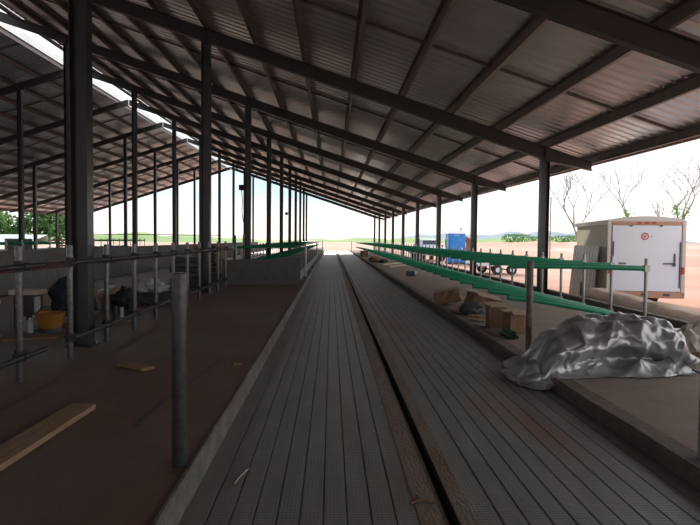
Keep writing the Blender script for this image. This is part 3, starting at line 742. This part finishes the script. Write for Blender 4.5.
# pale covered field and green strips, low rises on the horizon
def rise(name,x0,x1,y,h,d,m,seed):
    n=60; vs=[]; fs=[]
    for j in range(5):
        for i in range(n+1):
            f=i/n; e=math.sin(math.pi*f)**.4; prof=(0,.75,1,.75,0)[j]
            z=-.12+h*e*prof*(.75+.4*noise.noise((i*.22,seed,j*.3))+.15*noise.noise((i*.9,seed,0)))
            vs.append((x0+(x1-x0)*f,y+d*j/4,max(-.13,z)))
    for j in range(4):
        for i in range(n): a=j*(n+1)+i; fs.append((a,a+1,a+n+2,a+n+1))
    return struct(name,MB().add(vs,fs,True),m)
rise('green_rise',-190,-28,230,4.6,40,'field',1)
rise('green_rise',-30,120,330,3.2,60,'field',2)
rise('green_rise',70,170,260,4.6,60,'field',3)
rise('dirt_rise',40,130,150,2.4,50,'ground',4)
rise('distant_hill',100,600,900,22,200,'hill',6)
struct('green_field', MB().bx(-260,-16,215,330,-.4,-.09), 'field')
struct('covered_field', MB().add([(-140,95,-.1),(-50,95,-.1),(-60,125,1.9),(-170,125,1.9),(-170,126,-.1),(-60,126,-.1)],[(0,1,2,3),(3,2,5,4)]),'turq')
for i,(x,y,h,w) in enumerate(((62,190,3.6,7),(72,200,3.0,8),(82,195,3.4,7))):
    crown_tree(x,y,h,w,80+i,'leafl','round green bush on the horizon left of the cargo trailer, %s from the left'%nth(i+1),'bushes on the horizon',n=500,leaf=.45,name='leafy_bush')

# ------------------------------------------------------------------ silver tarp
def tarp():
    # sheet bundled up into a heap: a cross profile (front hem, hollow, bulge, crest, back hem) swept from left to right, then creased
    t = thing('tarpaulin', (2.95,6.5,ZR), 'crumpled silver tarpaulin heaped over the right kerb in the foreground', 'tarp')
    def lerp(tab, s):
        for (a,va),(b,vb) in zip(tab, tab[1:]):
            if s <= b: k = (s-a)/(b-a); k = k*k*(3-2*k); return va+(vb-va)*k
        return tab[-1][1]
    X  = [(0,2.0),(1,4.0)]
    YF = [(0,6.33),(.07,6.06),(.18,5.86),(.30,5.86),(.45,5.93),(.62,5.93),(.80,6.02),(.92,6.13),(1,6.26)]
    YB = [(0,6.45),(.10,6.75),(.20,6.92),(.32,6.98),(.45,7.18),(.65,7.25),(.82,7.05),(.92,6.75),(1,6.36)]
    H  = [(0,.01),(.08,.05),(.20,.20),(.33,.42),(.45,.55),(.58,.56),(.72,.52),(.82,.46),(.885,.30),(.93,.14),(1,.03)]
    HO = [(0,0),(.30,.0),(.42,.35),(.55,.9),(.74,1.0),(.84,.6),(.92,.1),(1,0)]
    NU, NV = 210, 130
    rnd = random.Random(5)
    folds = []
    for i in range(9):
        a = rnd.uniform(1.7,2.9) if i < 7 else rnd.uniform(0,math.pi); folds.append((math.cos(a), math.sin(a), rnd.uniform(1.6,4.6), rnd.uniform(0,9), rnd.uniform(.5,1)))
    def tri(x): x = x % 1.0; return 1-abs(2*x-1)
    P = []
    for i in range(NU+1):
        s = i/NU; x = lerp(X,s); yf = lerp(YF,s); yb = lerp(YB,s); h = lerp(H,s); ho = lerp(HO,s); d = yb-yf
        g = ZR if x > 2.40 else (.0 if x < 2.24 else ZR*(x-2.24)/.16)
        gz = g-ZR+.008
        prof = [(yf, gz), (yf+.10*d+.04*ho, gz+.03+.02*h), (yf+.15*d+.10*ho, gz+.08*h+.035), (yf+.17*d+.12*ho, gz+.26*h+.02),
                (yf+.10*d+.02*ho, gz+.52*h), (yf+.16*d, gz+.80*h), (yf+.34*d, gz+1.0*h), (yf+.56*d, gz+.98*h), (yf+.80*d, gz+.70*h), (yf+.93*d, gz+.25*h), (yb, gz)]
        n = len(prof)-1; row = []
        for j in range(NV+1):
            q = j/NV*n; k = min(int(q), n-1); f = q-k
            p0, p1, p2, p3 = prof[max(k-1,0)], prof[k], prof[k+1], prof[min(k+2,n)]
            c = [.5*((2*p1[m])+(-p0[m]+p2[m])*f+(2*p0[m]-5*p1[m]+4*p2[m]-p3[m])*f*f+(-p0[m]+3*p1[m]-3*p2[m]+p3[m])*f**3) for m in (0,1)]
            row.append(Vector((x, c[0], c[1])))
        P.append(row)
    out = []
    for i in range(NU+1):
        for j in range(NV+1):
            p = P[i][j]
            du = P[min(i+1,NU)][j]-P[max(i-1,0)][j]; dv = P[i][min(j+1,NV)]-P[i][max(j-1,0)]
            nn = du.cross(dv); nn = nn.normalized() if nn.length > 1e-9 else Vector((0,0,1))
            s = i/NU; w = j/NV; edge = min(1, s/.10, (1-s)/.08, w/.10, (1-w)/.08)
            wx = p.x + .10*noise.noise((p.x*2.1, p.y*2.1, 3)) ; wy = p.y+p.z*.9 + .10*noise.noise((p.x*2.1, p.y*2.1, 9))
            c = 0
            for fx, fy_, fr, ph, am in folds:
                m = noise.noise((wx*1.3+ph, wy*1.3, ph))            # folds fade in and out over the sheet
                c += am*max(0,m+.12)*(tri((wx*fx+wy*fy_)*fr*.62+ph+.35*noise.noise((wx*2,wy*2,ph)))**2.2)
            r1 = 1-abs(noise.noise((wx*5.5, wy*6.5, 2.2)))*2.2        # ridged creases
            r2 = 1-abs(noise.noise((wx*13, wy*14, 7.7)))*2.2
            big = noise.noise((wx*2.6, wy*2.9, 5))
            calm = .35 if (.20 < s < .40 and .45 < w < .62) else 1   # one smooth panel
            vd, _p = noise.voronoi((wx*2.0+wy*1.3, wy*2.6-wx*1.0, .3)); ve, _p = noise.voronoi((wx*7+2, wy*8.5, 1.3))
            disp = calm*(.10*c + .020*r1 + .006*r2 + .085*(vd[1]-vd[0]) + .016*(ve[1]-ve[0])) + .06*big - .06
            q = p + nn*disp*(.12+.88*edge)
            gnd = (.008 if q.x < 2.33 else ZR+.010) - ZR
            hem = .012*abs(noise.noise((q.x*9, w*3, 1)))
            q.x += .05*noise.noise((p.y*4, w*4, 1))*(1-edge) ; q.y += .06*noise.noise((p.x*5, w*2, 4))*(1-edge)
            out.append((q.x-2.95, q.y-6.5, max(q.z, gnd+hem)))
    mb = MB(); mb.add(out, [(i*(NV+1)+j, (i+1)*(NV+1)+j, (i+1)*(NV+1)+j+1, i*(NV+1)+j+1) for i in range(NU) for j in range(NV)], True)
    mb.build('tarp_sheet', 'tarp', t)
    # loose dark strap end at the right tip
    MB().tube([(.86,-.30,.03),(.98,-.33,.05),(1.05,-.42,.015)],.012,6).build('strap','darkgrey',t)
tarp()

# ------------------------------------------------------------------ light
def world():
    w=bpy.data.worlds.new('sky'); S.world=w; w.use_nodes=True; nt=w.node_tree; n=nt.nodes; l=nt.links
    bg=n['Background']; tc=n.new('ShaderNodeTexCoord'); sp=n.new('ShaderNodeSeparateXYZ'); l.new(tc.outputs['Generated'],sp.inputs[0])
    r=n.new('ShaderNodeValToRGB'); e=r.color_ramp.elements
    e[0].position=0; e[0].color=(1.0,.93,.86,1)
    for p,c in ((.035,(.90,.86,.80,1)),(.075,(.50,.64,.70,1)),(.13,(.46,.63,.74,1)),(.24,(.80,.88,.97,1)),(.5,(.85,.92,1.0,1))):
        k=e.new(p); k.color=c
    e[-1].position=1.0; e[-1].color=(.34,.50,.80,1)
    l.new(sp.outputs['Z'],r.inputs['Fac'])
    # soft thin cloud
    no=n.new('ShaderNodeTexNoise'); no.inputs['Scale'].default_value=2.2; no.inputs['Detail'].default_value=5
    mp=n.new('ShaderNodeMapping'); mp.inputs['Scale'].default_value=(1,1,3.5); l.new(tc.outputs['Generated'],mp.inputs[0]); l.new(mp.outputs[0],no.inputs['Vector'])
    rr=n.new('ShaderNodeValToRGB'); rr.color_ramp.elements[0].position=.45; rr.color_ramp.elements[1].position=.72; l.new(no.outputs['Fac'],rr.inputs['Fac'])
    mx=n.new('ShaderNodeMix'); mx.data_type='RGBA'; az_=n.new('ShaderNodeMapRange'); az_.inputs[1].default_value=.10; az_.inputs[2].default_value=.42; az_.inputs[3].default_value=0; az_.inputs[4].default_value=.85; l.new(sp.outputs['X'],az_.inputs[0])
    mxx=n.new('ShaderNodeMath'); mxx.operation='MAXIMUM'; l.new(rr.outputs['Color'],mxx.inputs[0]); l.new(az_.outputs[0],mxx.inputs[1]); l.new(mxx.outputs[0],mx.inputs[0]); l.new(r.outputs['Color'],mx.inputs[6]); mx.inputs[7].default_value=(1.0,.98,.95,1)
    # aureole around the sun
    az,el=R_(-11),R_(23); dt=n.new('ShaderNodeVectorMath'); dt.operation='DOT_PRODUCT'; l.new(tc.outputs['Generated'],dt.inputs[0])
    dt.inputs[1].default_value=(math.sin(az)*math.cos(el),math.cos(az)*math.cos(el),math.sin(el))
    ga=n.new('ShaderNodeMapRange'); ga.inputs[1].default_value=.966; ga.inputs[2].default_value=1.0; ga.inputs[3].default_value=0; ga.inputs[4].default_value=1.0; l.new(dt.outputs['Value'],ga.inputs[0])
    g2=n.new('ShaderNodeMath'); g2.operation='POWER'; g2.inputs[1].default_value=1.6; l.new(ga.outputs[0],g2.inputs[0])
    m2=n.new('ShaderNodeMix'); m2.data_type='RGBA'; m2.blend_type='ADD'; m2.inputs[0].default_value=1; l.new(mx.outputs[2],m2.inputs[6])
    g3=n.new('ShaderNodeMix'); g3.data_type='RGBA'; l.new(g2.outputs[0],g3.inputs[0]); g3.inputs[6].default_value=(0,0,0,1); g3.inputs[7].default_value=(3.0,2.6,2.0,1); l.new(g3.outputs[2],m2.inputs[7])
    l.new(m2.outputs[2],bg.inputs['Color']); bg.inputs['Strength'].default_value=1.15
world()
sd=bpy.data.lights.new('sun','SUN'); sd.energy=2.5; sd.color=(1.0,.90,.76); sd.angle=R_(.6)
so=bpy.data.objects.new('sun',sd); COL.objects.link(so); so.location=(-20,40,30)
az,el=R_(-5),R_(24)
d=Vector((math.sin(az)*math.cos(el),math.cos(az)*math.cos(el),math.sin(el)))
so.rotation_euler=d.to_track_quat('Z','Y').to_euler()

# ------------------------------------------------------------------ camera
th,ps,ro,f=.04,.0324,.0094,580.75
fw=Vector((math.sin(ps)*math.cos(th),math.cos(ps)*math.cos(th),-math.sin(th)))
r=fw.cross(Vector((0,0,1))).normalized(); u=r.cross(fw)
r2=r*math.cos(ro)+u*math.sin(ro); u2=u*math.cos(ro)-r*math.sin(ro)
cd=bpy.data.cameras.new('camera'); co=bpy.data.objects.new('camera',cd); COL.objects.link(co)
m=Matrix((r2,u2,-fw)).transposed().to_4x4(); m.translation=(0,0,1.55); co.matrix_world=m
cd.sensor_fit='HORIZONTAL'; cd.sensor_width=36; cd.lens=36*f/700; cd.clip_start=.05; cd.clip_end=4000
S.camera=co
S.view_settings.view_transform='Standard'; S.view_settings.look='None'; S.view_settings.exposure=.42; S.view_settings.gamma=1; S.view_settings.use_curve_mapping=False
